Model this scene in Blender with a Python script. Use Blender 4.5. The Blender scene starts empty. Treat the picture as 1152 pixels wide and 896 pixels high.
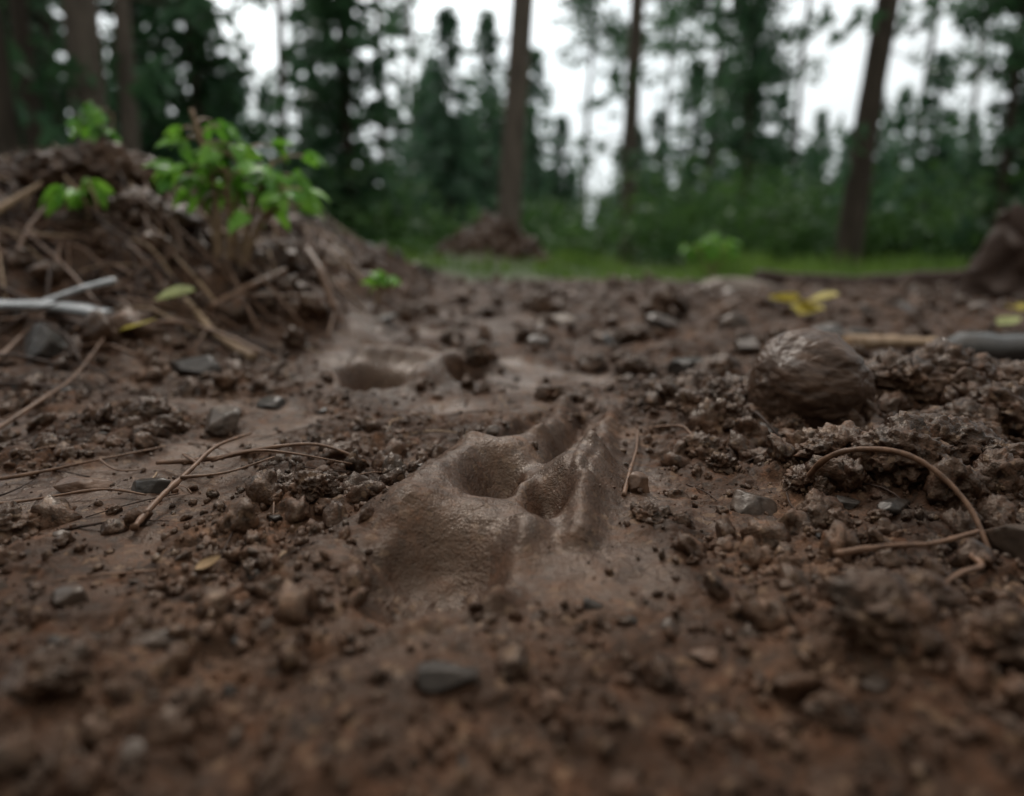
import bpy, math, numpy as np, bmesh
from mathutils import Vector
rng=np.random.default_rng(7)
sc=bpy.context.scene
rad=math.radians
# ---------------- noise ----------------
def h3(ix,iy,iz,s):
    n=(ix*374761393+iy*668265263+iz*1442695041+s*974634777)&0xffffffff
    n=((n^(n>>13))*1274126177)&0xffffffff
    n=((n^(n>>15))*1103515245)&0xffffffff
    n=n^(n>>16)
    return n/4294967296.0
def q(t): return t*t*t*(t*(t*6-15)+10)
def n2(x,y,s=0):
    fx=np.floor(x);fy=np.floor(y);ix=fx.astype(np.int64);iy=fy.astype(np.int64)
    u=q(x-fx);v=q(y-fy);z=0
    a=h3(ix,iy,z,s);b=h3(ix+1,iy,z,s);c=h3(ix,iy+1,z,s);d=h3(ix+1,iy+1,z,s)
    return ((a+(b-a)*u)*(1-v)+(c+(d-c)*u)*v)*2-1
def n3(x,y,z,s=0):
    fx=np.floor(x);fy=np.floor(y);fz=np.floor(z)
    ix=fx.astype(np.int64);iy=fy.astype(np.int64);iz=fz.astype(np.int64)
    u=q(x-fx);v=q(y-fy);w=q(z-fz)
    def L(k):
        a=h3(ix,iy,iz+k,s);b=h3(ix+1,iy,iz+k,s);c=h3(ix,iy+1,iz+k,s);d=h3(ix+1,iy+1,iz+k,s)
        return (a+(b-a)*u)*(1-v)+(c+(d-c)*u)*v
    return (L(0)*(1-w)+L(1)*w)*2-1
def fbm(x,y,s=0,o=4,g=.5):
    t=0;a=1;f=1;c,sn=.8,.6
    for i in range(o):
        t=t+a*n2(x*f+i*17.3,y*f-i*9.1,s+i); a*=g; f*=2.03
        x,y=c*x-sn*y,sn*x+c*y
    return t
def fbm3(p,f,s=0,o=4,g=.5):
    t=0;a=1
    for i in range(o):
        t=t+a*n3(p[...,0]*f+i*7.7,p[...,1]*f-3.1*i,p[...,2]*f+i*5.3,s+i);a*=g;f*=2.07
    return t
def clods(x,y,s,r=.62):
    ix=np.floor(x).astype(np.int64);iy=np.floor(y).astype(np.int64)
    best=np.zeros_like(x)
    for dx in(-1,0,1):
        for dy in(-1,0,1):
            cx=ix+dx;cy=iy+dy
            px=cx+h3(cx,cy,1,s);py=cy+h3(cx,cy,2,s);k=h3(cx,cy,3,s)
            d2=((x-px)**2+(y-py)**2)/((r*(.45+.65*k))**2)
            best=np.maximum(best,np.sqrt(np.clip(1-d2,0,1))*(.25+.75*k))
    return best
def ss(a,b,x):
    t=np.clip((x-a)/(b-a),0,1);return t*t*(3-2*t)
def gp(x,y,cx,cy,rx,ry,ang=0,p=2):
    c,s=math.cos(ang),math.sin(ang);dx=x-cx;dy=y-cy
    u=(dx*c+dy*s)/rx;v=(-dx*s+dy*c)/ry
    return np.exp(-((u*u+v*v)**p))
def seg(x,y,ax,ay,bx,by,r,p=1):
    dx,dy=bx-ax,by-ay
    t=np.clip(((x-ax)*dx+(y-ay)*dy)/(dx*dx+dy*dy),0,1)
    d2=(x-ax-t*dx)**2+(y-ay-t*dy)**2
    return np.exp(-(d2/(r*r))**p)
def printmask(x,y):
    x=x+.010*n2(x*18,y*18,55);y=y+.015*n2(x*14,y*14,56)
    a=gp(x,y,.008,.60,.108,.250,-.32,1.9)
    b=gp(x,y,-.20,1.22,.14,.17,0,1.6)
    return np.clip(np.maximum(a,b),0,1)
def rough(x,y):
    n=ss(-.75,.25,fbm(x*6,y*5,41,4))
    path=np.exp(-((x-.03-.05*np.sin(y*3))/(.13+.10*y))**2)*ss(.42,.6,y)*(1-.6*ss(1.2,1.7,y))
    r=n*(1-.45*path)
    right=ss(.12,.26,x-.05*n2(x*8,y*8,5))*ss(.33,.5,y)
    r=np.maximum(r,right*.95)
    r=np.maximum(r,.55*ss(.46,.38,y))
    left=ss(.38,.55,-x)*ss(.9,1.2,y)
    r=np.maximum(r,left)
    r=r*(1-.8*gp(x,y,-.03,.98,.20,.06,0,1))*(1-.4*gp(x,y,-.33,.50,.12,.05,0.4,1))*(1-.7*gp(x,y,.27,.545,.1,.03,.2,1))
    r=r*(1-.5*gp(x,y,.12,.40,.07,.07,0,1))*(1-.5*gp(x,y,-.02,1.75,.12,.12,0,1))
    return r*(1-printmask(x,y))
def bank(x,y):
    xx=-x+.06*n2(x*3,y*3,61)+.03*n2(x*9,y*9,62)
    prof=np.interp(xx,[.36,.5,.72,1.1,1.5,2.2,3.5,6],[0,.12,.235,.34,.43,.46,.35,.15])
    return prof*ss(1.0,2.1,y+.1*n2(x*4,y*4,63))*(1-.75*ss(2.6,5.5,y))
def printh(x,y):
    wx=x+.003*n2(x*28,y*28,81)+.0008*n2(x*80,y*80,83);wy=y+.005*n2(x*24,y*24,82)+.0012*n2(x*70,y*70,84)
    h=.014*gp(wx,wy,-.005,.58,.12,.20,-.32,1.4)
    h=h+.024*seg(wx,wy,-.088,.535,-.038,.68,.034,1.1)+.014*seg(wx,wy,-.045,.70,-.002,.86,.022,1)
    h=h+.009*gp(wx,wy,-.02,.53,.06,.030,.15,1)
    h=h-.038*gp(wx,wy,-.052,.447,.052,.050,-.5,1.6)
    h=h-.012*gp(wx,wy,-.085,.41,.028,.035,.3,1.3)
    h=h+.012*seg(wx,wy,.012,.50,-.012,.405,.013,1)+.007*seg(wx,wy,-.012,.40,-.07,.375,.010,1)
    h=h+.029*gp(wx,wy,.064,.614,.033,.076,-.30,1.5)
    h=h+.019*gp(wx,wy,.012,.710,.028,.060,-.30,1.3)
    h=h-.038*gp(wx,wy,-.016,.620,.027,.045,-.30,1.5)
    h=h-.038*gp(wx,wy,.033,.566,.0185,.038,-.22,1.5)
    h=h+.008*seg(wx,wy,.008,.575,.014,.64,.010,1)
    h=h+.018*seg(wx,wy,.034,.74,.074,.94,.016)+.020*seg(wx,wy,.082,.66,.130,.88,.016)
    h=h-.015*seg(wx,wy,.044,.675,.096,.91,.0080)-.014*seg(wx,wy,-.012,.73,.032,.92,.0085)
    h=h-.003*seg(wx,wy,.052,.60,.090,.74,.004)-.003*seg(wx,wy,.068,.58,.102,.72,.0035)
    h=h+.014*seg(wx,wy,.064,.56,.050,.490,.013,1.2)
    return h
def height(x,y):
    R=rough(x,y);B=bank(x,y);PM=printmask(x,y)
    near=1-ss(6,14,y)
    h=.007*fbm(x*3,y*3,1,2)+.005*fbm(x*9,y*9,2,3)
    h=h*(1-.6*PM)
    wx=x+.010*n2(x*30,y*30,71)+.004*n2(x*90,y*90,73);wy=y+.010*n2(x*30,y*30,72)+.004*n2(x*90,y*90,74)
    h=h+R*near*(.011*clods(wx*21,wy*21,11)+.0065*clods(wx*52,wy*52,12)+.0035*clods(wx*125,wy*125,13))
    h=h+(.55+.45*R)*near*(1-.5*PM)*.0022*fbm(x*60,y*60,14,3)
    h=h+near*ss(1.1,2.0,y)*(1-PM)*(.035*clods(wx*7,wy*7,15)*(.3+.7*R)+.014*fbm(x*4,y*4,16,3))
    h=h+B*(1+.15*n2(x*6,y*6,17))+ss(.05,.2,B)*(.05*clods(wx*6,wy*6,18)+.02*clods(wx*15,wy*15,19))
    h=h+.05*gp(x,y,-1.13,1.95,.14,.17,0,1)
    h=h+.030*gp(x,y,.40,.60,.14,.10,0,1)+.045*gp(x,y,.60,.92,.26,.17,0,1)+.018*gp(x,y,.25,.86,.09,.12,0,1)+.02*gp(x,y,.22,.35,.07,.06,0,1)
    h=h+.012*gp(x,y,-.18,.56,.06,.05,0,1)*(.6+.4*n2(x*40,y*40,9))
    h=h+.85*gp(x,y,-.28,11.3,.66,.9,0,.62)
    h=h+ss(7,30,y)*.25*n2(x*.15,y*.15,33)+ss(8,20,y)*.05
    h=h+printh(x,y)+PM*(.0008*fbm(x*110,y*110,87,2)+.0018*fbm(x*40,y*40,88,2))
    wx=x+.005*n2(x*26,y*26,81);wy=y+.009*n2(x*22,y*22,82)
    h=h+.012*gp(wx,wy,-.22,1.25,.17,.22,0,1.5)
    h=h-.10*gp(wx,wy,-.225,1.17,.058,.080,-.2,2.5)
    h=h+.018*seg(wx,wy,-.30,1.14,-.28,1.28,.03)+.034*seg(wx,wy,-.15,1.12,-.11,1.34,.032)+.035*seg(wx,wy,-.28,1.31,-.17,1.34,.03)
    h=h-.055*gp(wx,wy,-.085,1.22,.030,.06,0,2)+.03*gp(wx,wy,-.04,1.31,.03,.05,0,1)
    h=h-.012*gp(wx,wy,-.36,1.05,.06,.05,0,1)
    return h
# ---------------- mesh helper ----------------
def mkmesh(name,V,F,mat,smooth=True,attrs=None,mats=None,midx=None):
    V=np.asarray(V,dtype=np.float32);F=np.asarray(F,dtype=np.int32);k=F.shape[1]
    me=bpy.data.meshes.new(name)
    me.vertices.add(len(V));me.vertices.foreach_set('co',V.ravel())
    me.loops.add(F.size);me.loops.foreach_set('vertex_index',F.ravel())
    me.polygons.add(len(F));me.polygons.foreach_set('loop_start',np.arange(len(F),dtype=np.int32)*k)
    me.polygons.foreach_set('loop_total',np.full(len(F),k,dtype=np.int32))
    me.update(calc_edges=True)
    me.polygons.foreach_set('use_smooth',np.full(len(F),smooth))
    for m in (mats or [mat]): me.materials.append(m)
    if midx is not None: me.polygons.foreach_set('material_index',np.asarray(midx,dtype=np.int32))
    for n,a in (attrs or {}).items():
        at=me.attributes.new(n,'FLOAT','POINT');at.data.foreach_set('value',np.asarray(a,dtype=np.float32))
    me.update()
    return me
def obj(name,me,loc=(0,0,0),rot=(0,0,0),scale=(1,1,1),parent=None):
    o=bpy.data.objects.new(name,me);o.location=loc;o.rotation_euler=rot;o.scale=scale
    sc.collection.objects.link(o)
    if parent:o.parent=parent
    return o
# ---------------- materials ----------------
TINT=(1,.74,.54,1)
def newmat(name):
    m=bpy.data.materials.new(name);m.use_nodes=True;nt=m.node_tree
    return m,nt,nt.nodes['Principled BSDF']
def N(nt,t,**k):
    n=nt.nodes.new(t)
    for a,b in k.items():setattr(n,a,b)
    return n
def noise(nt,vec,scale,detail=4,rough=.55):
    n=N(nt,'ShaderNodeTexNoise');n.inputs['Scale'].default_value=scale;n.inputs['Detail'].default_value=detail;n.inputs['Roughness'].default_value=rough
    nt.links.new(vec,n.inputs['Vector']);return n.outputs['Fac']
def ramp(nt,fac,stops):
    r=N(nt,'ShaderNodeValToRGB');e=r.color_ramp.elements
    while len(e)<len(stops):e.new(.5)
    for i,(p,c) in enumerate(stops):
        e[i].position=p;e[i].color=(c[0],c[1],c[2],1) if hasattr(c,'__len__') else (c,c,c,1)
    nt.links.new(fac,r.inputs[0]);return r.outputs[0]
def mixc(nt,f,a,b,mode='MIX'):
    m=N(nt,'ShaderNodeMix',data_type='RGBA',blend_type=mode)
    for s,v in ((m.inputs[0],f),(m.inputs[6],a),(m.inputs[7],b)):
        if isinstance(v,(int,float)):s.default_value=v
        elif isinstance(v,tuple):s.default_value=(*v,1)
        else:nt.links.new(v,s)
    return m.outputs[2]
def bump(nt,h,strength,dist,prev=None):
    b=N(nt,'ShaderNodeBump');b.inputs['Strength'].default_value=strength;b.inputs['Distance'].default_value=dist
    nt.links.new(h,b.inputs['Height'])
    if prev:nt.links.new(prev,b.inputs['Normal'])
    return b.outputs[0]
def mth(nt,op,a,b=0.,c=None):
    m=N(nt,'ShaderNodeMath',operation=op)
    for i,v in enumerate((a,b,c)):
        if v is None:continue
        if isinstance(v,(int,float)):m.inputs[i].default_value=v
        else:nt.links.new(v,m.inputs[i])
    return m.outputs[0]
def soil(name,ground):
    m,nt,p=newmat(name)
    co=N(nt,'ShaderNodeTexCoord').outputs['Object']
    big=noise(nt,co,7,3,.6);mid=noise(nt,co,45,4,.65);fine=noise(nt,co,380,2,.7)
    col=ramp(nt,big,[(.3,(.021,.0090,.0048)),(.5,(.048,.0222,.0122)),(.7,(.096,.050,.029))])
    col=mixc(nt,.75,col,ramp(nt,mid,[(.3,(.25,.23,.21)),(.52,(.85,.84,.83)),(.72,(1.9,1.75,1.62))]),'MULTIPLY')
    col=mixc(nt,.8,col,ramp(nt,fine,[(.3,(.42,.40,.38)),(.55,(1,1,1)),(.75,(1.6,1.5,1.45))]),'MULTIPLY')
    sp=N(nt,'ShaderNodeTexVoronoi');sp.inputs['Scale'].default_value=170;nt.links.new(co,sp.inputs['Vector'])
    sep=N(nt,'ShaderNodeSeparateColor');nt.links.new(sp.outputs['Color'],sep.inputs[0])
    col=mixc(nt,mth(nt,'MULTIPLY',ramp(nt,sep.outputs[0],[(.92,0),(.95,1)]),.40),col,(.16,.095,.055))
    col=mixc(nt,mth(nt,'MULTIPLY',ramp(nt,sep.outputs[1],[(.87,0),(.91,1)]),.6),col,(.012,.008,.006))
    p.inputs['Specular Tint'].default_value=TINT
    if ground:
        w=N(nt,'ShaderNodeAttribute',attribute_name='wet').outputs['Fac']
        g=N(nt,'ShaderNodeAttribute',attribute_name='grass').outputs['Fac']
        col=mixc(nt,mth(nt,'MULTIPLY',w,.45),col,(.066,.0325,.0185))
        col=mixc(nt,g,col,ramp(nt,mid,[(.3,(.014,.022,.006)),(.6,(.045,.072,.018))]))
        rg=mth(nt,'SUBTRACT',mth(nt,'MULTIPLY_ADD',mid,.9,.16),mth(nt,'MULTIPLY',w,.32))
        nt.links.new(mth(nt,'MULTIPLY_ADD',w,.26,.16),p.inputs['Specular IOR Level'])
    else:
        rg=mth(nt,'MULTIPLY_ADD',mid,.9,-.04);p.inputs['Specular IOR Level'].default_value=.30
    nt.links.new(col,p.inputs['Base Color']);nt.links.new(mth(nt,'MAXIMUM',rg,.18),p.inputs['Roughness'])
    b=bump(nt,noise(nt,co,130,4,.7),.7,.0035)
    b=bump(nt,fine,.8,.0012,b)
    nt.links.new(b,p.inputs['Normal'])
    return m
M_ground=soil('wet_mud',True);M_clod=soil('soil_clod',False)
def simple(name,c1,c2,scale,rough=.6,bs=.5,bd=.002,stretch=None,spec=.3):
    m,nt,p=newmat(name);co=N(nt,'ShaderNodeTexCoord').outputs['Object']
    if stretch:
        mp=N(nt,'ShaderNodeMapping');mp.inputs['Scale'].default_value=stretch[0];mp.inputs['Rotation'].default_value=stretch[1];nt.links.new(co,mp.inputs[0]);v=mp.outputs[0]
    else:v=co
    f=noise(nt,v,scale,4,.65)
    nt.links.new(ramp(nt,f,[(.3,c1),(.7,c2)]),p.inputs['Base Color'])
    p.inputs['Roughness'].default_value=rough;p.inputs['Specular IOR Level'].default_value=spec;p.inputs['Specular Tint'].default_value=(1,.86,.74,1)
    b=bump(nt,f,bs,bd);b=bump(nt,noise(nt,co,scale*7,3,.7),bs*.7,bd*.4,b)
    nt.links.new(b,p.inputs['Normal']);return m
M_rock=simple('rock_mat',(.020,.0100,.0062),(.085,.046,.028),28,.42,.8,.003,((.35,1,2.6),(0.5,.7,.3)),.20)
M_stone=simple('stone_mat',(.022,.0140,.0095),(.072,.045,.031),60,.38,.6,.002,None,.25)
M_slate=simple('slate_mat',(.011,.0080,.0063),(.036,.026,.020),70,.34,.6,.002,None,.22)
M_rust=simple('brown_stone_mat',(.048,.023,.013),(.13,.068,.040),60,.45,.6,.002)
M_pale=simple('pale_stone_mat',(.10,.072,.055),(.22,.17,.135),30,.6,.5,.003)
M_twig=simple('twig_mat',(.050,.023,.012),(.165,.084,.047),120,.5,.6,.001)
M_straw=simple('straw_mat',(.13,.075,.042),(.29,.19,.11),80,.6,.4,.001)
M_dark=simple('dark_twig_mat',(.016,.009,.007),(.055,.031,.021),80,.6,.4,.001,None,.15)
M_silver=simple('weathered_wood_mat',(.14,.14,.145),(.55,.54,.53),40,.16,.5,.002,((.2,3,3),(0,0,0)),.8)
M_wetb=simple('wet_branch_mat',(.014,.012,.011),(.048,.040,.035),40,.22,.5,.002,((.3,3,3),(0,0,0)),.5)
M_bark=simple('bark_mat',(.020,.016,.012),(.075,.056,.042),9,.85,1,.03,((1,1,.18),(0,0,0)),.15)
M_barkl=simple('bark_pale_mat',(.05,.040,.032),(.15,.115,.09),9,.85,1,.03,((1,1,.18),(0,0,0)),.15)
def leafmat(name,a,b,scale,tr=.35,rough=.5):
    m,nt,p=newmat(name);co=N(nt,'ShaderNodeTexCoord').outputs['Object']
    c=ramp(nt,noise(nt,co,scale,2,.6),[(.32,a),(.68,b)])
    nt.links.new(c,p.inputs['Base Color']);p.inputs['Roughness'].default_value=rough;p.inputs['Specular IOR Level'].default_value=.2
    t=N(nt,'ShaderNodeBsdfTranslucent');nt.links.new(c,t.inputs[0])
    mx=N(nt,'ShaderNodeMixShader');mx.inputs[0].default_value=tr
    nt.links.new(p.outputs[0],mx.inputs[1]);nt.links.new(t.outputs[0],mx.inputs[2])
    nt.links.new(mx.outputs[0],nt.nodes['Material Output'].inputs[0]);return m
M_spruce=leafmat('spruce_needles',(.026,.066,.032),(.070,.138,.060),1.3,.35)
M_mid=leafmat('hazed_mid_needles',(.045,.098,.058),(.100,.180,.096),1.0,.38)  # paler green for mid-distance spruces, haze painted into the needle colour
M_far=leafmat('hazed_far_needles',(.080,.13,.096),(.15,.22,.162),.7,.38)  # palest needle green: distance haze is baked into this base colour
M_bush=leafmat('undergrowth_leaves',(.030,.074,.020),(.092,.168,.042),1.2,.4)
M_grass=leafmat('grass_blades',(.060,.112,.016),(.155,.24,.042),1.5,.4)
M_leaf=leafmat('sapling_leaves',(.07,.21,.018),(.20,.39,.045),14,.45,.4)
M_yellow=leafmat('yellow_leaf',(.28,.21,.03),(.45,.36,.06),40,.3)
M_tan=leafmat('tan_leaf',(.16,.09,.035),(.28,.165,.07),60,.2)
M_olive=leafmat('olive_leaf',(.20,.20,.07),(.34,.35,.13),40,.3)
# ---------------- terrain ----------------
def grow(start,step,ratio,end):
    out=[];v=start;s=step
    while v<end: v+=s;s*=ratio;out.append(v)
    return out
xp=list(np.arange(0,.50,.0021));xp+=grow(xp[-1],.0021,1.034,220)
xp=np.array(xp);xs=np.concatenate([-xp[:0:-1],xp])
ya=np.arange(.16,.92,.0022);yl=list(ya);v=yl[-1]
while v<8: v+=max(.0022,.0042*v);yl.append(v)
yl+=grow(v,.05,1.06,260)
yb=[.16-t for t in grow(0,.004,1.12,60)][::-1]
ys=np.array(yb+yl)
X,Y=np.meshgrid(xs,ys)
x=X.ravel();y=Y.ravel()
Z=np.empty_like(x)
for i in range(0,len(x),60000):Z[i:i+60000]=height(x[i:i+60000],y[i:i+60000])
R=rough(x,y)
wet=np.clip(ss(.50,.05,R)*(.55+.45*fbm(x*9,y*9,90,2)),0,1)
wet=np.maximum(wet,printmask(x,y)*(.75+.25*n2(x*30,y*30,94)))*(1-ss(.03,.15,bank(x,y)))*(1-.6*ss(1.3,2.2,y))
grass=ss(5.2,7.5,y+1.0*n2(x*.8,y*.8,91)+.5*n2(x*3,y*3,92))*(1-gp(x,y,-.28,11.3,.9,1.4,0,2))
grass=np.maximum(grass,ss(2.5,4.5,np.abs(x)+1.2*n2(x,y,93))*ss(3.5,5.5,y))
nx,ny=len(xs),len(ys)
I=np.arange(nx*ny).reshape(ny,nx)
F=np.stack([I[:-1,:-1],I[:-1,1:],I[1:,1:],I[1:,:-1]],-1).reshape(-1,4)
obj('ground',mkmesh('ground',np.stack([x,y,Z],1),F,M_ground,attrs={'wet':wet,'grass':grass}))
print('ground',nx,ny)
ZG=Z.reshape(ny,nx)
def hg(a,b):
    a=np.asarray(a,float);b=np.asarray(b,float)
    i=np.clip(np.searchsorted(xs,a)-1,0,nx-2);j=np.clip(np.searchsorted(ys,b)-1,0,ny-2)
    u=(a-xs[i])/(xs[i+1]-xs[i]);v=(b-ys[j])/(ys[j+1]-ys[j])
    return (ZG[j,i]*(1-u)+ZG[j,i+1]*u)*(1-v)+(ZG[j+1,i]*(1-u)+ZG[j+1,i+1]*u)*v
def H1(a,b): return float(hg(a,b))
# ---------------- ico bases ----------------
def ico(s):
    bm=bmesh.new();bmesh.ops.create_icosphere(bm,subdivisions=s,radius=1)
    V=np.array([v.co[:] for v in bm.verts]);F=np.array([[v.index for v in f.verts] for f in bm.faces]);bm.free();return V,F
ICO={s:ico(s) for s in(2,3,4,5)}
def clodshape(s,seed,amp=.35,flat=1.0):
    V,F=ICO[s];P=V+seed*3.17
    r=1+amp*.8*fbm3(P,1.3,seed,2)+amp*.40*fbm3(P,4,seed+9,4,.62)
    c=1-np.abs(fbm3(P,3.1,seed+3,2))
    r=r-amp*.3*ss(.75,1,c)
    return V*r[:,None]*np.array([1,1,flat]),F
def stoneshape(s,seed,ncut=16,noise_=.03,lo=.5,hi=.85):
    r_=np.random.default_rng(seed);V,F=ICO[s];V=V.copy()
    for i in range(ncut):
        n=r_.normal(size=3);n/=np.linalg.norm(n);c=r_.uniform(lo,hi)
        d=np.maximum(0,V@n-c);V-=d[:,None]*n
    V*=(1+noise_*fbm3(V+seed,3,seed,4,.6))[:,None]
    return V,F
def rotm(r_,tilt=.6):
    a=r_.uniform(0,2*math.pi);b=r_.normal()*tilt;c=r_.normal()*tilt
    ca,sa,cb,sb,cc,s2=math.cos(a),math.sin(a),math.cos(b),math.sin(b),math.cos(c),math.sin(c)
    return np.array([[1,0,0],[0,cb,-sb],[0,sb,cb]])@np.array([[cc,0,s2],[0,1,0],[-s2,0,cc]])@np.array([[ca,-sa,0],[sa,ca,0],[0,0,1]])
def scatter(name,xy,size,variants,mat,tilt=3,flat=(.6,1),sink=.25,mats=None):
    z=hg(xy[:,0],xy[:,1]);Vs=[];Fs=[];off=0;mi=[]
    for i in range(len(xy)):
        V,F=variants[rng.integers(len(variants))]
        s=size[i]*np.array([rng.uniform(.75,1.2),rng.uniform(.75,1.2),rng.uniform(*flat)])
        W=((V*s)@rotm(rng,tilt).T)
        W=W+np.array([xy[i,0],xy[i,1],z[i]+size[i]*(.5-sink)])
        Vs.append(W);Fs.append(F+off);off+=len(V)
        if mats:mi+= [rng.integers(len(mats))]*len(F)
    return obj(name,mkmesh(name,np.concatenate(Vs),np.concatenate(Fs),mat,mats=mats,midx=mi if mats else None))
def sample(n,x0,x1,y0,y1,dens,persp=False):
    out=[];c=0
    while c<n:
        yy=rng.uniform(y0,y1,n);xx=rng.uniform(x0,x1,n)
        if persp: xx=xx*(yy+.12)
        k=rng.random(n)<dens(xx,yy)
        out.append(np.stack([xx[k],yy[k]],1));c+=k.sum()
    return np.concatenate(out)[:n]
dn=lambda a,b:np.clip(rough(a,b)**1.3+.10,0,1)*(1-.97*printmask(a,b))
V2=[clodshape(2,s,.38,.85) for s in range(8)];V3=[clodshape(3,s+20,.44,.85) for s in range(8)];V4=[clodshape(4,s+40,.38,.85) for s in range(8)]
xy=sample(9500,-.85,.85,.2,1.1,dn,True)
scatter('soil_crumbs',xy,.0010+.0042*rng.random(len(xy))**3.0,V2,M_clod)
xy=sample(1700,-.85,.85,.22,1.3,lambda a,b:dn(a,b)**1.6*(.45+.55*ss(.38,.5,b)),True)
scatter('soil_clods',xy,(.004+.014*rng.random(len(xy))**2.6)*(.75+.25*ss(.38,.5,xy[:,1])),V3,M_clod,sink=.38)
xy=sample(1900,-.9,.9,1.05,5.5,lambda a,b:np.clip(dn(a,b)+.05,0,1)*(1-.9*printmask(a,b)),True)
scatter('soil_clods',xy,(.006+.022*rng.random(len(xy))**2)*(.6+.25*xy[:,1]),V3,M_clod)
xy=sample(620,-2.2,-.4,1.1,2.6,lambda a,b:np.clip(bank(a,b)*3,0,1))
scatter('soil_clods',xy,.010+.042*rng.random(len(xy))**2.5,V3,M_clod)
xy=sample(160,-1.5,1,10.2,12,lambda a,b:gp(a,b,-.28,11.0,.5,.6,0,1))
scatter('soil_clods',xy,.05+.10*rng.random(len(xy))**1.5,V3,M_clod)
xy=sample(360,.18,.78,.5,1.15,lambda a,b:gp(a,b,.42,.62,.16,.12,0,1)+gp(a,b,.62,.92,.25,.18,0,1)+.7*gp(a,b,.27,.86,.09,.12,0,1))
scatter('soil_clods',xy,.007+.018*rng.random(len(xy))**1.8,V4,M_clod)
def clod(x,y,r,seed,flat=.8,lift=.25,lv=5):
    V,F=clodshape(lv,seed,.33,flat)
    V=V*(1+.06*fbm3(V+seed,11,seed,3,.65))[:,None]
    return obj('soil_clod',mkmesh('soil_clod',V*r,F,M_clod),(x,y,H1(x,y)+r*lift*flat),(0,0,seed*1.3))
for i,(a,b,r) in enumerate([(.214,.72,.022),(.23,.87,.026),(.285,.90,.032),(.268,.80,.022),(.213,.67,.016),(.325,.775,.021),(.34,.715,.018),
    (.355,.60,.040),(.41,.63,.035),(.305,.64,.024),(.46,.66,.034),(.50,.87,.048),(.58,.90,.05),(.58,.78,.042),(.44,.60,.026),(.66,.84,.05),(.52,.76,.034),
    (-.41,.52,.026),(-.48,.87,.032),(-.44,.80,.018),(.112,.53,.012),(.20,.345,.024),(.245,.37,.020),(.155,.29,.013),(.26,.33,.02),(.06,1.02,.022),(-.06,1.30,.03),(.30,1.1,.03),(.16,1.35,.03),(-.17,.56,.018),(-.145,.53,.011),(-.20,.59,.014),(.24,1.3,.035),(.266,.60,.016),
    (-1.13,1.93,.10),(-1.03,1.95,.08),(-1.22,1.93,.08),(-.62,1.95,.06),(-.95,1.8,.07),(-.22,.30,.014),(.36,1.18,.04),(.05,1.6,.04),(.30,1.7,.05),(-.15,1.7,.035),(.5,2.2,.07),(.1,2.6,.07),(-.3,2.4,.05)]):
    clod(a,b,r,100+i)
def stone(x,y,s,seed,mat,rz=0,tilt=(0,0),lift=.25,nm='stone',lo=.5,hi=.85):
    V,F=stoneshape(5 if max(s)>.03 else 4,seed,16,.035,lo,hi);V=V*np.array(s)
    return obj(nm,mkmesh(nm,V,F,mat),(x,y,H1(x,y)+s[2]*lift),(tilt[0],tilt[1],rz))
for i,(a,b,s,m,rz,t) in enumerate([
  (.345,1.25,(.062,.05,.045),M_slate,.3,(.2,-.3)),(-.83,1.22,(.05,.06,.035),M_slate,1,(.3,.4)),(-.57,1.2,(.055,.04,.028),M_slate,.1,(.35,.1)),
  (-.375,.86,(.036,.035,.024),M_stone,.6,(.3,.2)),(-.337,.61,(.026,.018,.011),M_slate,.2,(.2,0)),(-.415,.64,(.034,.018,.010),M_rust,.3,(.15,.1)),
  (-.119,.60,(.012,.022,.009),M_slate,-.5,(.1,.3)),(.212,.575,(.024,.022,.016),M_stone,.5,(.4,.1)),(.115,.605,(.017,.014,.013),M_rust,.8,(.2,0)),
  (-.036,.325,(.022,.014,.007),M_slate,.1,(0,.1)),(.375,.475,(.03,.025,.022),M_stone,.3,(.2,.3)),(.14,2.2,(.07,.05,.035),M_pale,0,(0,0)),(.42,1.9,(.06,.05,.03),M_stone,0,(0,.1)),
  (1.50,4.6,(.30,.12,.07),M_pale,.1,(0,0)),(.33,.83,(.022,.02,.018),M_stone,1,(0,0)),(.30,.78,(.024,.018,.015),M_slate,2,(.3,0)),(.39,.74,(.022,.018,.014),M_stone,2,(.3,.3)),
  (-.155,.41,(.009,.007,.005),M_rust,1,(0,0)),(.245,.545,(.012,.008,.005),M_slate,1,(0,0)),(.29,.56,(.014,.011,.006),M_slate,2,(0,0)),(.32,.54,(.02,.012,.007),M_slate,.4,(0,0)),
  (-.50,1.3,(.022,.02,.018),M_rust,0,(0,0)),(.52,1.5,(.05,.04,.03),M_stone,0,(0,0)),(-.35,.98,(.025,.02,.015),M_slate,0,(0,0)),(.02,.31,(.010,.008,.006),M_rust,1,(0,0)),(.05,.40,(.009,.007,.006),M_slate,0,(0,0)),(.11,.345,(.010,.008,.006),M_rust,0,(0,0)),(-.2,.345,(.016,.012,.008),M_stone,0,(0,0)),(-.28,.40,(.016,.012,.008),M_stone,0,(0,0))]):
    stone(a,b,s,300+i,m,rz,t)
S3=[stoneshape(3,500+i,12,.03) for i in range(8)]
xy=sample(380,-.85,.85,.24,1.6,lambda a,b:np.clip(dn(a,b)+.12,0,1)*(1-printmask(a,b)),True)
scatter('scattered_pebbles',xy,.0022+.009*rng.random(len(xy))**2.4,S3,None,.5,(.3,.6),.3,[M_stone,M_slate,M_rust,M_slate,M_stone])
xy=sample(240,-.9,.9,1.5,6,lambda a,b:np.clip(dn(a,b)+.12,0,1),True)
scatter('scattered_pebbles',xy,.015+.04*rng.random(len(xy))**2,S3,None,.5,(.3,.6),.3,[M_stone,M_slate,M_rust])
V,F=ico(6);P=V.copy()
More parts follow.
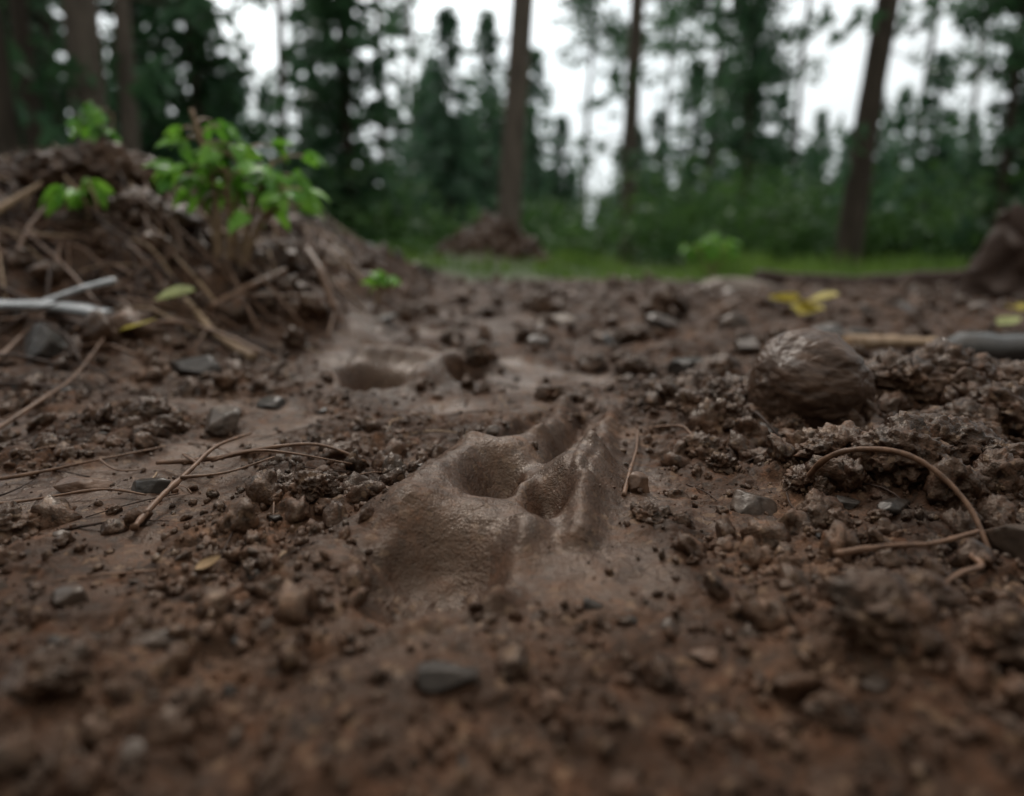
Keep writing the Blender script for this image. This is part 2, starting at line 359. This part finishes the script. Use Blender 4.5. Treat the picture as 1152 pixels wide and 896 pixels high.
r_=1+.09*fbm3(P,1.1,5,2)+.025*fbm3(P,3,6,3)
st=fbm3(P@np.array([[.9,.3,.3],[-.3,.9,-.2],[-.3,.1,.9]]).T*np.array([.7,2.2,3.2]),1.6,8,4,.6);r_=r_-.030*ss(-.1,.5,st)+.008*fbm3(P,9,9,3)
obj('round_rock',mkmesh('round_rock',V*r_[:,None]*np.array([.076,.070,.068]),F,M_rock),(.365,.835,H1(.365,.835)+.034),(.1,.15,.4))
# ---------------- tubes ----------------
def tube(pts,r0,r1,sides=7,seed=0,wob=.12,flat=1):
    pts=np.asarray(pts,float)
    n=max(6,int(len(pts)*5)) if sides>5 else max(4,int(len(pts)*2));t=np.linspace(0,len(pts)-1,n)
    i=np.minimum(t.astype(int),len(pts)-2);f=(t-i)[:,None]
    p0=pts[np.maximum(i-1,0)];p1=pts[i];p2=pts[i+1];p3=pts[np.minimum(i+2,len(pts)-1)]
    P=.5*((2*p1)+(-p0+p2)*f+(2*p0-5*p1+4*p2-p3)*f*f+(-p0+3*p1-3*p2+p3)*f**3)
    T=np.gradient(P,axis=0);T/=np.linalg.norm(T,axis=1)[:,None]+1e-9
    up=np.array([0,0,1.]) if abs(T[0,2])<.9 else np.array([1.,0,0])
    A=np.cross(T,up);A/=np.linalg.norm(A,axis=1)[:,None]+1e-9;B=np.cross(A,T)
    r=np.linspace(r0,r1,n)*(1+wob*np.random.default_rng(seed).normal(size=n))
    a=2*math.pi*np.arange(sides)/sides
    V=(P[:,None,:]+(A[:,None,:]*np.cos(a)[None,:,None]+B[:,None,:]*np.sin(a)[None,:,None]*flat)*r[:,None,None]).reshape(-1,3)
    ii,kk=np.meshgrid(np.arange(n-1),np.arange(sides),indexing='ij');k2=(kk+1)%sides
    F=np.stack([ii*sides+kk,ii*sides+k2,(ii+1)*sides+k2,(ii+1)*sides+kk],-1).reshape(-1,4)
    c=len(V);V=np.concatenate([V,P[:1],P[-1:]])
    k=np.arange(sides);k2=(k+1)%sides
    F=np.concatenate([F,np.stack([0*k+c,k2,k,0*k+c],1),np.stack([0*k+c+1,(n-1)*sides+k,(n-1)*sides+k2,0*k+c+1],1)])
    return V,F
def join(parts):
    Vs=[];Fs=[];o=0
    for V,F in parts:
        Vs.append(V);Fs.append(np.asarray(F)+o);o+=len(V)
    return np.concatenate(Vs),np.concatenate(Fs)
def quads2mesh(name,V,F,mats,midx=None,smooth=True):
    F=np.asarray(F,dtype=np.int32);deg=(F[:,0]==F[:,3])
    tot=np.where(deg,3,4).astype(np.int32);mask=np.ones(F.shape,bool);mask[deg,3]=False
    li=F[mask];st=np.concatenate([[0],np.cumsum(tot)[:-1]]).astype(np.int32)
    me=bpy.data.meshes.new(name);V=np.asarray(V,dtype=np.float32)
    me.vertices.add(len(V));me.vertices.foreach_set('co',V.ravel())
    me.loops.add(len(li));me.loops.foreach_set('vertex_index',li)
    me.polygons.add(len(F));me.polygons.foreach_set('loop_start',st);me.polygons.foreach_set('loop_total',tot)
    me.update(calc_edges=True)
    for m in mats:me.materials.append(m)
    if midx is not None:me.polygons.foreach_set('material_index',np.asarray(midx,dtype=np.int32))
    me.polygons.foreach_set('use_smooth',np.full(len(F),smooth));me.update();return me
def ground_tube(name,xyz,r0,r1,mat,branches=(),seed=0,flat=1):
    parts=[]
    for j,pl in enumerate([xyz]+list(branches)):
        k=1 if j==0 else .55
        pl=[tuple(p)+((0,) if len(p)==2 else ()) for p in pl]
        pts=[(a,b,H1(a,b)+r0*.6+c) for a,b,c in pl]
        parts.append(tube(pts,r0*k,r1*k,8,seed,flat=flat));seed+=1
    V,F=join(parts);return obj(name,quads2mesh(name,V,F,[mat]))
def absz(name,pts,r0,r1,mat,seed=0):
    V,F=tube(pts,r0,r1,8,seed);return obj(name,quads2mesh(name,V,F,[mat]))
ground_tube('twig',[(-.66,.79),(-.66,.93,.01),(-.70,1.08,.015),(-.72,1.2,.03)],.0034,.0016,M_twig)
ground_tube('twig',[(-.56,.65),(-.50,.67,.006),(-.44,.70,.008),(-.40,.755,.004)],.0024,.001,M_twig,[[(-.44,.70,.008),(-.41,.68,.003),(-.385,.69,0)]])
ground_tube('twig',[(-.300,.51,.004),(-.305,.56,.012),(-.306,.62,.018),(-.305,.68,.024),(-.300,.76,.022)],.0030,.0016,M_twig,[[(-.305,.60,.016),(-.27,.62,.016),(-.235,.65,.008)],[(-.306,.64,.018),(-.34,.68,.012),(-.36,.73,.004)]],3)
ground_tube('twig',[(-.365,.675,.008),(-.30,.655,.018),(-.25,.66,.020),(-.20,.68,.016),(-.15,.675,.010)],.0028,.0014,M_twig,[[(-.30,.655,.016),(-.24,.64,.020),(-.16,.655,.012)],[(-.33,.66,.01),(-.27,.69,.012),(-.22,.70,.008)]],5)
ground_tube('twig',[(-.50,.56,.004),(-.44,.575,.008),(-.38,.60,.008),(-.33,.585,.004)],.0018,.001,M_twig,seed=41)
ground_tube('twig',[(.100,.58,.0),(.116,.64,.008),(.136,.72,.010),(.150,.79,.004)],.0022,.0012,M_twig)
ground_tube('twig',[(.17,.82,.002),(.20,.77,.01),(.20,.70,.004)],.0016,.001,M_twig)
absz('exposed_root',[(.268,.60,H1(.268,.60)),(.268,.57,.045),(.280,.550,.062),(.310,.535,.066),(.335,.520,.055),(.350,.495,.033),(.350,.465,H1(.35,.465)+.002)],.0028,.0020,M_twig)
ground_tube('exposed_root',[(.350,.465,0),(.325,.45,.009),(.318,.43,.010),(.29,.41,.009),(.255,.385,.004)],.0026,.0014,M_twig,seed=8)
ground_tube('exposed_root',[(.225,.445,.008),(.26,.445,.013),(.30,.455,.014),(.345,.475,.010)],.0024,.0015,M_twig,seed=12)
ground_tube('exposed_root',[(.30,.83,.0),(.285,.77,.02),(.30,.72,.004)],.0022,.0014,M_dark,seed=13)
ground_tube('exposed_root',[(.395,.70,.02),(.42,.66,.012),(.43,.60,.016),(.41,.55,.0)],.0022,.0014,M_dark,seed=14)
ground_tube('stick',[(-.49,1.28),(-.60,1.38,.012),(-.72,1.52,.02)],.009,.007,M_straw,seed=20)
ground_tube('stick',[(-1.27,1.66,.03),(-1.22,1.82,.05),(-1.17,1.98,.04)],.011,.007,M_straw,seed=21)
ground_tube('stick',[(-.42,1.62,.02),(-.47,1.70,.05),(-.53,1.80,.08)],.011,.008,M_twig,seed=22)
ground_tube('stick',[(-.66,1.5,.02),(-.62,1.6,.03),(-.56,1.72,.03)],.010,.007,M_twig,seed=23)
ground_tube('stick',[(-.80,1.3,.01),(-.95,1.4,.03),(-1.2,1.45,.05)],.008,.004,M_dark,seed=24)
ground_tube('stick',[(-.75,1.3,.01),(-.66,1.34,.02),(-.56,1.40,.01)],.006,.004,M_twig,seed=32)
ground_tube('driftwood',[(-1.30,1.36,.01),(-1.10,1.38,.03),(-.94,1.39,.035),(-.82,1.40,.01)],.018,.027,M_silver,[[(-1.0,1.38,.04),(-.90,1.42,.055),(-.83,1.45,.05)]],seed=25,flat=.45)
ground_tube('fallen_branch',[(.84,1.33,.012),(1.0,1.34,.015),(1.25,1.36,.01),(1.7,1.42,.0)],.032,.036,M_wetb,seed=26)
ground_tube('wood_chip',[(.74,1.47,.01),(.84,1.50,.012),(.93,1.50,.01)],.034,.026,M_straw,seed=27,flat=.5)
ground_tube('fallen_log',[(1.75,5.0,.0),(2.4,5.0,.0),(3.3,4.8,.0),(4.6,4.6,.0)],.06,.08,M_dark,seed=28)
parts=[]
for i in range(1400):
    while True:
        a=-rng.uniform(.4,2.3);b=rng.uniform(1.05,2.9)
        if rng.random()<.15+2.4*bank(np.array([a]),np.array([b]))[0]:break
    L=rng.uniform(.06,.38)*(.6+.3*b);an=rng.normal(rad(150),.55)
    c,s=math.cos(an)*L,math.sin(an)*L
    zz=[H1(a+c*t,b+s*t) for t in(0,.5,1)]
    k=rng.uniform(.0,.05)
    parts.append(tube([(a,b,zz[0]+.004),(a+c*.5,b+s*.5,max(zz[1],(zz[0]+zz[2])/2)+.008+k),(a+c,b+s,zz[2]+.008+k*rng.uniform(0,2))],rng.uniform(.0020,.0058),.0016,5,i))
V,F=join(parts)
mi=np.repeat(rng.choice([0,1,2,1,2],len(parts)),[len(p[1]) for p in parts])
obj('dead_twig_litter',quads2mesh('dead_twig_litter',V,F,[M_straw,M_dark,M_twig],mi))
parts=[]
for i in range(320):
    b=rng.uniform(.42,2.2);a=rng.uniform(-.8,.8)*(b+.1)
    if printmask(np.array([a]),np.array([b]))[0]>.1:continue
    L=rng.uniform(.012,.07)*(.8+b*.7);an=rng.uniform(0,6.28);c,s=math.cos(an)*L,math.sin(an)*L;k=rng.uniform(-.4,.4)
    m_=(a+c*.5-s*k*.3,b+s*.5+c*k*.3)
    parts.append(tube([(a,b,H1(a,b)+.001),(*m_,H1(*m_)+.004),(a+c,b+s,H1(a+c,b+s)+.002)],rng.uniform(.0006,.0015),.0005,5,i))
V,F=join(parts);mi=np.repeat(rng.choice([0,1,2,1],len(parts)),[len(p[1]) for p in parts])
obj('pine_needle_litter',quads2mesh('pine_needle_litter',V,F,[M_straw,M_dark,M_twig],mi))
# ---------------- leaves ----------------
def leafgeo(L,W,fold=.25,droop=.3):
    V=[];n=6
    for i in range(n+1):
        t=i/n;w=W*math.sin(math.pi*t**.8)**.8*.5 if 0<t<1 else 0
        z=-droop*L*t*t
        V+=[(L*t,-w,z+w*fold),(L*t,0,z),(L*t,w,z+w*fold)]
    F=[]
    for i in range(n):
        for k in(0,1):
            a=i*3+k;F.append((a,a+1,a+4,a+3))
    return np.array(V),F
def place(V,pos,yaw,pitch,roll=0):
    cy,sy,cp,sp,cr,sr=math.cos(yaw),math.sin(yaw),math.cos(pitch),math.sin(pitch),math.cos(roll),math.sin(roll)
    Rm=np.array([[cy,-sy,0],[sy,cy,0],[0,0,1]])@np.array([[cp,0,-sp],[0,1,0],[sp,0,cp]])@np.array([[1,0,0],[0,cr,-sr],[0,sr,cr]])
    return V@Rm.T+np.array(pos)
def sapling(name,x,y,stems,leafL,nleaf,spread,seed,stemr=.005,t0=.6):
    r_=np.random.default_rng(seed);z0=H1(x,y);SP=[];LP=[]
    for (dx,dy,hh) in stems:
        base=(x+dx*.25,y+dy*.25,z0-.01);top=(x+dx,y+dy,z0+hh)
        mid=(x+dx*.45+.01,y+dy*.45,z0+hh*.5)
        SP.append(tube([base,mid,top],stemr,stemr*.5,6,seed))
        for j in range(nleaf):
            t=r_.uniform(t0,1);yaw=r_.uniform(0,6.28);rr=spread*r_.uniform(.2,1)
            bp=np.array([x+dx*t,y+dy*t,z0+hh*t]);tip=bp+np.array([math.cos(yaw)*rr,math.sin(yaw)*rr,r_.uniform(-.02,.06)*spread*6])
            SP.append(tube([bp,(bp+tip)/2+np.array([0,0,.01]),tip],stemr*.35,stemr*.2,4,j))
            for q_ in range(3):
                V,F=leafgeo(leafL*r_.uniform(.7,1.15),leafL*.6,.3,r_.uniform(.2,.9))
                LP.append((place(V,tip,yaw+(q_-1)*r_.uniform(.7,1.1),r_.uniform(-.6,.3),r_.normal()*.5),F))
    e=bpy.data.objects.new(name,None);e.location=(0,0,0);sc.collection.objects.link(e)
    V,F=join(SP);obj('stems',quads2mesh('stems',V,F,[M_straw]),parent=e)
    V,F=join(LP);obj('leaves',mkmesh('leaves',V,F,M_leaf),parent=e)
sapling('leafy_sapling',-.70,1.70,[(-.05,0,.37),(.05,.03,.30),(.17,-.02,.19),(-.10,.05,.23),(.02,.0,.24),(.12,.04,.26)],.060,7,.085,3,.010,.68)
sapling('leafy_sapling',-1.12,1.98,[(-.03,0,.20),(.03,0,.17)],.06,3,.05,5)
sapling('leafy_sapling',-1.02,1.72,[(0,0,.10),(-.06,0,.12)],.06,3,.05,6)
sapling('seedling',-.40,2.0,[(0,0,.11),(.02,0,.08)],.045,2,.02,8,.004)
sapling('leafy_bush',2.0,7.0,[(0,0,.40),(.15,0,.33),(-.15,0,.34),(.1,.2,.45)],.11,8,.13,9,.01)
def deadleaf(name,x,y,L,W,mat,yaw,n=1,h=.012):
    P=[]
    for i in range(n):
        V,F=leafgeo(L,W,.3,-.15);xx=x+(rng.normal()*L*.3 if i else 0);yy=y+(rng.normal()*L*.3 if i else 0)
        P.append((place(V,(xx,yy,H1(xx,yy)+h+.01*i),yaw+i*1.7,.1,.25),F))
    V,F=join(P);obj(name,mkmesh(name,V,F,mat))
deadleaf('fallen_leaf',-.76,1.27,.12,.024,M_yellow,-.15,1,.02)
deadleaf('fallen_leaf',-.76,1.46,.09,.09,M_olive,.1,1,.03)
deadleaf('fallen_leaf',1.0,2.45,.12,.10,M_yellow,.3,4,.03)
deadleaf('fallen_leaf',1.84,2.5,.07,.05,M_yellow,.3,2)
deadleaf('fallen_leaf',1.35,1.9,.08,.05,M_olive,.3)
deadleaf('fallen_leaf',-.215,.43,.018,.009,M_tan,.8)
# ---------------- stump ----------------
def stump(x,y,r,h,seed):
    n=40;m=24;V=[];z0=H1(x,y)-.05
    for j in range(m+1):
        t=j/m
        for i in range(n):
            a=2*math.pi*i/n
            rr=r*(1+.6*(1-t)**3*(.6+.6*math.sin(a*4+seed)))*(1-.35*t*t)
            V.append((rr*math.cos(a),rr*math.sin(a),t*h))
    V=np.array(V);V+= (V*np.array([1,1,0]))*(.3*fbm3(V,9,seed,4)[:,None]);V[:,2]+=.2*h*fbm3(V,6,seed+2,3)*(V[:,2]/h)
    F=[(j*n+i,j*n+(i+1)%n,(j+1)*n+(i+1)%n,(j+1)*n+i) for j in range(m) for i in range(n)]
    c=len(V);V=np.concatenate([V,[[0,0,h*1.0]]])
    F+=[(c,m*n+i,m*n+(i+1)%n,c) for i in range(n)]
    obj('tree_stump',quads2mesh('tree_stump',V,F,[M_dark]),(x,y,z0))
stump(2.52,3.4,.21,.47,3)
# ---------------- trees ----------------
def quadsfrom(c,d,u,L,W):
    a=c-u*W[:,None];b=c+u*W[:,None];e=c+d*L[:,None]+u*W[:,None]*.35;f=c+d*L[:,None]-u*W[:,None]*.35
    V=np.stack([a,b,e,f],1).reshape(-1,3);F=np.arange(len(V)).reshape(-1,4);return V,F
def spruce_mesh(name,Hh,Rr,seed,mat=None,per=11,leaf=.26,zmin=.06,sparse=1.0,bark=None):
    r_=np.random.default_rng(seed);parts=[tube([(0,0,-.3),(.03,0,Hh*.5),(0,.02,Hh)],Hh*.014+.03,.01,8,seed,.03)]
    C=[];D=[];U=[];z=zmin*Hh
    while z<Hh*.99:
        t=z/Hh;Rz=Rr*(1-t)**.75*(.65+.45*r_.random())+.08
        nb=int(r_.integers(5,9)*sparse)+1
        for b in range(nb):
            a=r_.uniform(0,6.28);L=Rz*r_.uniform(.55,1.15);k=max(3,int(per*L/Rr))
            s=np.sort(r_.random(k))**.8
            dirv=np.array([math.cos(a),math.sin(a),0]);zz=z-L*.35*s**1.3+L*.18*s**3
            P=dirv*L*s[:,None]+np.stack([0*s,0*s,zz],1)+r_.normal(size=(k,3))*.05
            d=dirv+r_.normal(size=(k,3))*.5;d[:,2]-=.35;d/=np.linalg.norm(d,axis=1)[:,None]
            u=np.cross(d,r_.normal(size=(k,3)));u/=np.linalg.norm(u,axis=1)[:,None]+1e-6
            C.append(P);D.append(d);U.append(u)
            if b<3:
                tb=tube([(0,0,z),tuple(dirv*L*.5+np.array([0,0,z-L*.15])),tuple(dirv*L+np.array([0,0,z-L*.2]))],.012+.01*(1-t),.004,4,b);parts.append(tb)
        z+=Hh*.020*(.7+.6*r_.random())
    C=np.concatenate(C);D=np.concatenate(D);U=np.concatenate(U);n=len(C)
    Vq,Fq=quadsfrom(C,D,U,leaf*r_.uniform(.6,1.3,n),leaf*.40*r_.uniform(.6,1.3,n))
    V,F=join(parts);nb=len(F)
    V2_,F2=join([(V,F),(Vq,Fq)])
    mi=np.zeros(len(F2),int);mi[nb:]=1
    return quads2mesh(name,V2_,F2,[bark or M_bark,mat or M_spruce],mi,False)
def pine_mesh(name,Hh,r,lean,seed,crown0=.55,ncl=60,low=10,bark=None,mat=None):
    r_=np.random.default_rng(seed)
    top=np.array([lean[0]*Hh,lean[1]*Hh,Hh])
    ax=lambda t:np.array([top[0]*t+.06*math.sin(t*7+seed),top[1]*t,top[2]*t])
    parts=[tube([ax(t)-(np.array([0,0,.3]) if t==0 else 0) for t in np.linspace(0,1,7)],r,r*.3,12,seed,.04)]
    for k in range(5):
        a=k*1.26+seed;parts.append(tube([(0,0,r*1.6),(math.cos(a)*r*.9,math.sin(a)*r*.9,r*.6),(math.cos(a)*r*2.2,math.sin(a)*r*2.2,-.1)],r*.4,r*.15,6,k))
    C=[];D=[];U=[]
    def clump(c,s,k):
        P=c+r_.normal(size=(k,3))*s*np.array([1,1,.5]);d=r_.normal(size=(k,3));d/=np.linalg.norm(d,axis=1)[:,None]
        u=np.cross(d,r_.normal(size=(k,3)));u/=np.linalg.norm(u,axis=1)[:,None];C.append(P);D.append(d);U.append(u)
    for i in range(ncl):
        t=r_.uniform(crown0,1);a=r_.uniform(0,6.28);L=Hh*.11*(1.15-t)*2*r_.uniform(.4,1)+.3
        b=ax(t);e=b+np.array([math.cos(a)*L,math.sin(a)*L,r_.uniform(-.3,.2)*L]);parts.append(tube([b,(b+e)/2+np.array([0,0,.08*L]),e],.03,.01,4,i))
        clump(e,.28,26);clump((b+e)/2+np.array([0,0,.1]),.26,18)
    for i in range(low):
        t=r_.uniform(.1,crown0);a=r_.uniform(0,6.28);L=r_.uniform(.4,1.5);b=ax(t);e=b+np.array([math.cos(a)*L,math.sin(a)*L,-.25*L])
        parts.append(tube([b,(b+e)/2,e],.022,.006,4,i))
        if r_.random()<.6:clump(e,.22,14)
    C=np.concatenate(C);D=np.concatenate(D);U=np.concatenate(U);n=len(C)
    Vq,Fq=quadsfrom(C,D,U,.24*r_.uniform(.6,1.4,n),.08*r_.uniform(.6,1.4,n))
    V,F=join(parts);nb=len(F);V,F=join([(V,F),(Vq,Fq)]);mi=np.zeros(len(F),int);mi[nb:]=1
    return quads2mesh(name,V,F,[bark or M_bark,mat or M_spruce],mi,False)
K=.001276
def at(px,Y):return (px-576)*K*Y
SPR=[spruce_mesh('spruce_tree',h_,r_,s_,sparse=sp_,mat=m_) for h_,r_,s_,sp_,m_ in((10,1.9,1,1.2,M_spruce),(8,2.1,2,1.3,M_mid),(7,1.6,3,.9,M_spruce),(9,1.6,4,1.2,M_spruce),(9,2.3,5,1.3,M_mid))]
for px,Y_,v,s in[(235,15,3,1.15),(395,17,3,1.25),(508,24,1,1.0),(548,27,4,1.0),(482,28,1,.85),(630,27,1,.68),(775,27,4,.85),(735,32,1,.85),(832,22,1,.95),(868,27,1,.8),(1035,20,1,.72),(1118,16,3,.66),(912,28,4,.65),(20,13,0,1.1),(75,16,0,1.2),(180,18,3,1.2),(-60,12,0,1.1),(1230,15,1,1.0),(970,24,1,.7),(365,24,4,1.1),(1075,26,4,.6),(600,30,4,.95),(310,30,1,.9),(800,33,4,1.0),(1000,30,4,.8),(450,34,4,.8),(700,38,4,.75),(1140,24,4,.8)]:
    X_=at(px,Y_);obj('spruce_tree',SPR[v],(X_,Y_,H1(X_,Y_)-.05),(0,0,px*.7),(s,s,s))
for i,(px,Y_,Hh,r,ln,cr,low,bk) in enumerate([(20,9,14,.20,(.02,0),.6,8,0),(62,11,15,.16,(.0,0),.6,6,0),(122,10,15,.25,(.01,0),.6,5,1),(158,10.5,14,.13,(.02,0),.6,6,1),(318,18,15,.13,(.05,0),.65,8,1),
   (432,21,15,.14,(.02,0),.6,14,1),(566,11.3,14,.20,(.10,0),.7,3,1),(706,17,15,.22,(.01,0),.48,26,1),(955,11,14,.20,(.055,0),.38,14,0),(790,26,14,.15,(.02,0),.45,16,0),(832,20,9,.11,(.0,0),.3,16,0),(1112,14,9,.10,(.02,0),.4,16,0),(1190,12,12,.18,(.0,0),.4,12,0),(655,33,15,.15,(.02,0),.6,12,0),(250,20,15,.15,(0,0),.55,8,0),(-40,9,14,.2,(0,0),.5,8,0),
   (345,26,15,.12,(.0,0),.6,8,1),(465,30,15,.13,(.02,0),.6,8,1),(880,24,15,.12,(.03,0),.6,10,0),(1015,22,15,.11,(.03,0),.6,10,0),(85,14,15,.14,(0,0),.6,4,0),(5,12,15,.15,(0,0),.6,4,0),(740,36,16,.14,(.02,0),.6,10,1),(1070,30,16,.14,(.02,0),.6,10,1)]):
    X_=at(px,Y_);me=pine_mesh('pine_tree',Hh,r,ln,40+i,cr,40,low,M_barkl if bk else M_bark)
    obj('pine_tree',me,(X_,Y_,H1(X_,Y_)-.1))
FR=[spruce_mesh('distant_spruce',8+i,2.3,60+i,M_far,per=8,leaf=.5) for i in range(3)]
fe=bpy.data.objects.new('distant_forest',None);sc.collection.objects.link(fe)
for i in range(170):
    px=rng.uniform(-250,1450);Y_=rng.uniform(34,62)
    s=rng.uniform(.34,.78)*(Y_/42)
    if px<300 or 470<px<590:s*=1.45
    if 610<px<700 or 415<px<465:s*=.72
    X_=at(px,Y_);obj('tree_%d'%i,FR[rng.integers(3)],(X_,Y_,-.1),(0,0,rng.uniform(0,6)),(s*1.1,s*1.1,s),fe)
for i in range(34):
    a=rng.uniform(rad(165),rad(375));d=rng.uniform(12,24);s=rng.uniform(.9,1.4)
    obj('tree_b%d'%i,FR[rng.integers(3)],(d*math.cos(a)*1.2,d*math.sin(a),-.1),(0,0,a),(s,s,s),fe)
def leafmass(name,n,posf,L,W,mat,flatd=.5):
    P=posf(n);d=rng.normal(size=(n,3));d[:,2]=np.abs(d[:,2])*flatd;d/=np.linalg.norm(d,axis=1)[:,None]
    u=np.cross(d,rng.normal(size=(n,3)));u/=np.linalg.norm(u,axis=1)[:,None]
    V,F=quadsfrom(P,d,u,L*rng.uniform(.5,1.4,n),W*rng.uniform(.5,1.4,n));obj(name,mkmesh(name,V,F,mat,False))
def bushes(n):
    nb=280;Y_=rng.uniform(14,34,nb);X_=(rng.uniform(-350,1500,nb)-576)*K*Y_
    hh=rng.uniform(.4,2.4,nb)*(.45+Y_/24)
    hh*=np.where(np.abs(X_)<2,.7,1)
    i=rng.integers(0,nb,n);r_=.6+.4*hh[i]
    v=rng.normal(size=(n,3));v/=np.linalg.norm(v,axis=1)[:,None];v*=rng.random(n)[:,None]**.4
    P=np.stack([X_[i]+v[:,0]*r_,Y_[i]+v[:,1]*r_,hh[i]*.5*(1+v[:,2])],1)
    P+=.12*np.stack([n2(P[:,0]*3,P[:,2]*3,5),n2(P[:,1]*3,P[:,2]*3,6),n2(P[:,0]*3,P[:,1]*3,7)],1)
    return P
leafmass('undergrowth',75000,bushes,.18,.065,M_bush,.6)
n=42000
Y_=5.5+rng.random(n)**1.3*14;X_=rng.uniform(-1.0,1.0,n)*(Y_+1)
k=(fbm(X_*1.1,Y_*1.1,77,3)+.25*ss(6,9,Y_)>-.05)&(gp(X_,Y_,-.28,11.3,.9,1.4,0,2)<.4)&(ss(5.2,7.5,Y_+n2(X_*.8,Y_*.8,91)+.5*n2(X_*3,Y_*3,92))>.35)
X_=X_[k];Y_=Y_[k];n=len(X_);Zg=hg(X_,Y_)
tall=.05+.18*ss(-.2,.7,fbm(X_*.9,Y_*.7,78,3))*(.6+.05*Y_)
L=tall*rng.uniform(.6,1.4,n);a=rng.uniform(0,6.28,n);d=np.stack([np.cos(a)*.35,np.sin(a)*.35,np.ones(n)],1)
u=np.stack([-np.sin(a),np.cos(a),0*a],1)
V,F=quadsfrom(np.stack([X_,Y_,Zg-.01],1),d,u,L,np.full(n,.010))
obj('grass',mkmesh('grass',V,F,M_grass,False))
# ---------------- world / light / camera ----------------
w=bpy.data.worlds.new('World');sc.world=w;w.use_nodes=True;nt=w.node_tree;bg=nt.nodes['Background']
el=rad(48);az=rad(-15)
dv=Vector((math.sin(az)*math.cos(el),math.cos(az)*math.cos(el),math.sin(el)))
sky=N(nt,'ShaderNodeTexSky');sky.sky_type='NISHITA';sky.sun_disc=False;sky.sun_elevation=el;sky.sun_rotation=az;sky.air_density=1.5;sky.dust_density=4
hs=N(nt,'ShaderNodeHueSaturation');hs.inputs['Saturation'].default_value=.25;nt.links.new(sky.outputs[0],hs.inputs['Color'])
co=N(nt,'ShaderNodeTexCoord').outputs['Generated']
cl=ramp(nt,noise(nt,co,2.2,5,.55),[(.3,(7.3,8.0,8.3)),(.7,(9.5,9.95,10.0))])
# overcast luminance: brighter toward the zenith and around the veiled sun
sx=N(nt,'ShaderNodeSeparateXYZ');nt.links.new(co,sx.inputs[0])
zz=mth(nt,'MAXIMUM',sx.outputs[2],0.)
dt=N(nt,'ShaderNodeVectorMath',operation='DOT_PRODUCT');nt.links.new(co,dt.inputs[0]);dt.inputs[1].default_value=dv
gl=mth(nt,'POWER',mth(nt,'MAXIMUM',dt.outputs['Value'],0.),8.)
br=mth(nt,'ADD',mth(nt,'MULTIPLY_ADD',zz,.5,.90),mth(nt,'MULTIPLY',gl,2.3))
cb=N(nt,'ShaderNodeVectorMath',operation='SCALE');nt.links.new(mixc(nt,.85,hs.outputs[0],cl),cb.inputs[0]);nt.links.new(br,cb.inputs['Scale'])
nt.links.new(cb.outputs[0],bg.inputs[0]);bg.inputs[1].default_value=.114
L=bpy.data.lights.new('sun','SUN');L.energy=1.5;L.angle=rad(12);L.color=(1,.95,.88)
lo=bpy.data.objects.new('sun',L);sc.collection.objects.link(lo)
lo.rotation_euler=dv.to_track_quat('Z','Y').to_euler()
cam=bpy.data.cameras.new('camera');cam.lens=24;cam.sensor_width=36;cam.clip_start=.01;cam.clip_end=1000
cam.dof.use_dof=True;cam.dof.focus_distance=.62;cam.dof.aperture_fstop=2.0
c=bpy.data.objects.new('camera',cam);c.location=(0,0,.22);c.rotation_euler=(rad(90-11.62),0,0);sc.collection.objects.link(c);sc.camera=c
sc.view_settings.view_transform='Standard';sc.view_settings.look='None';sc.view_settings.exposure=0
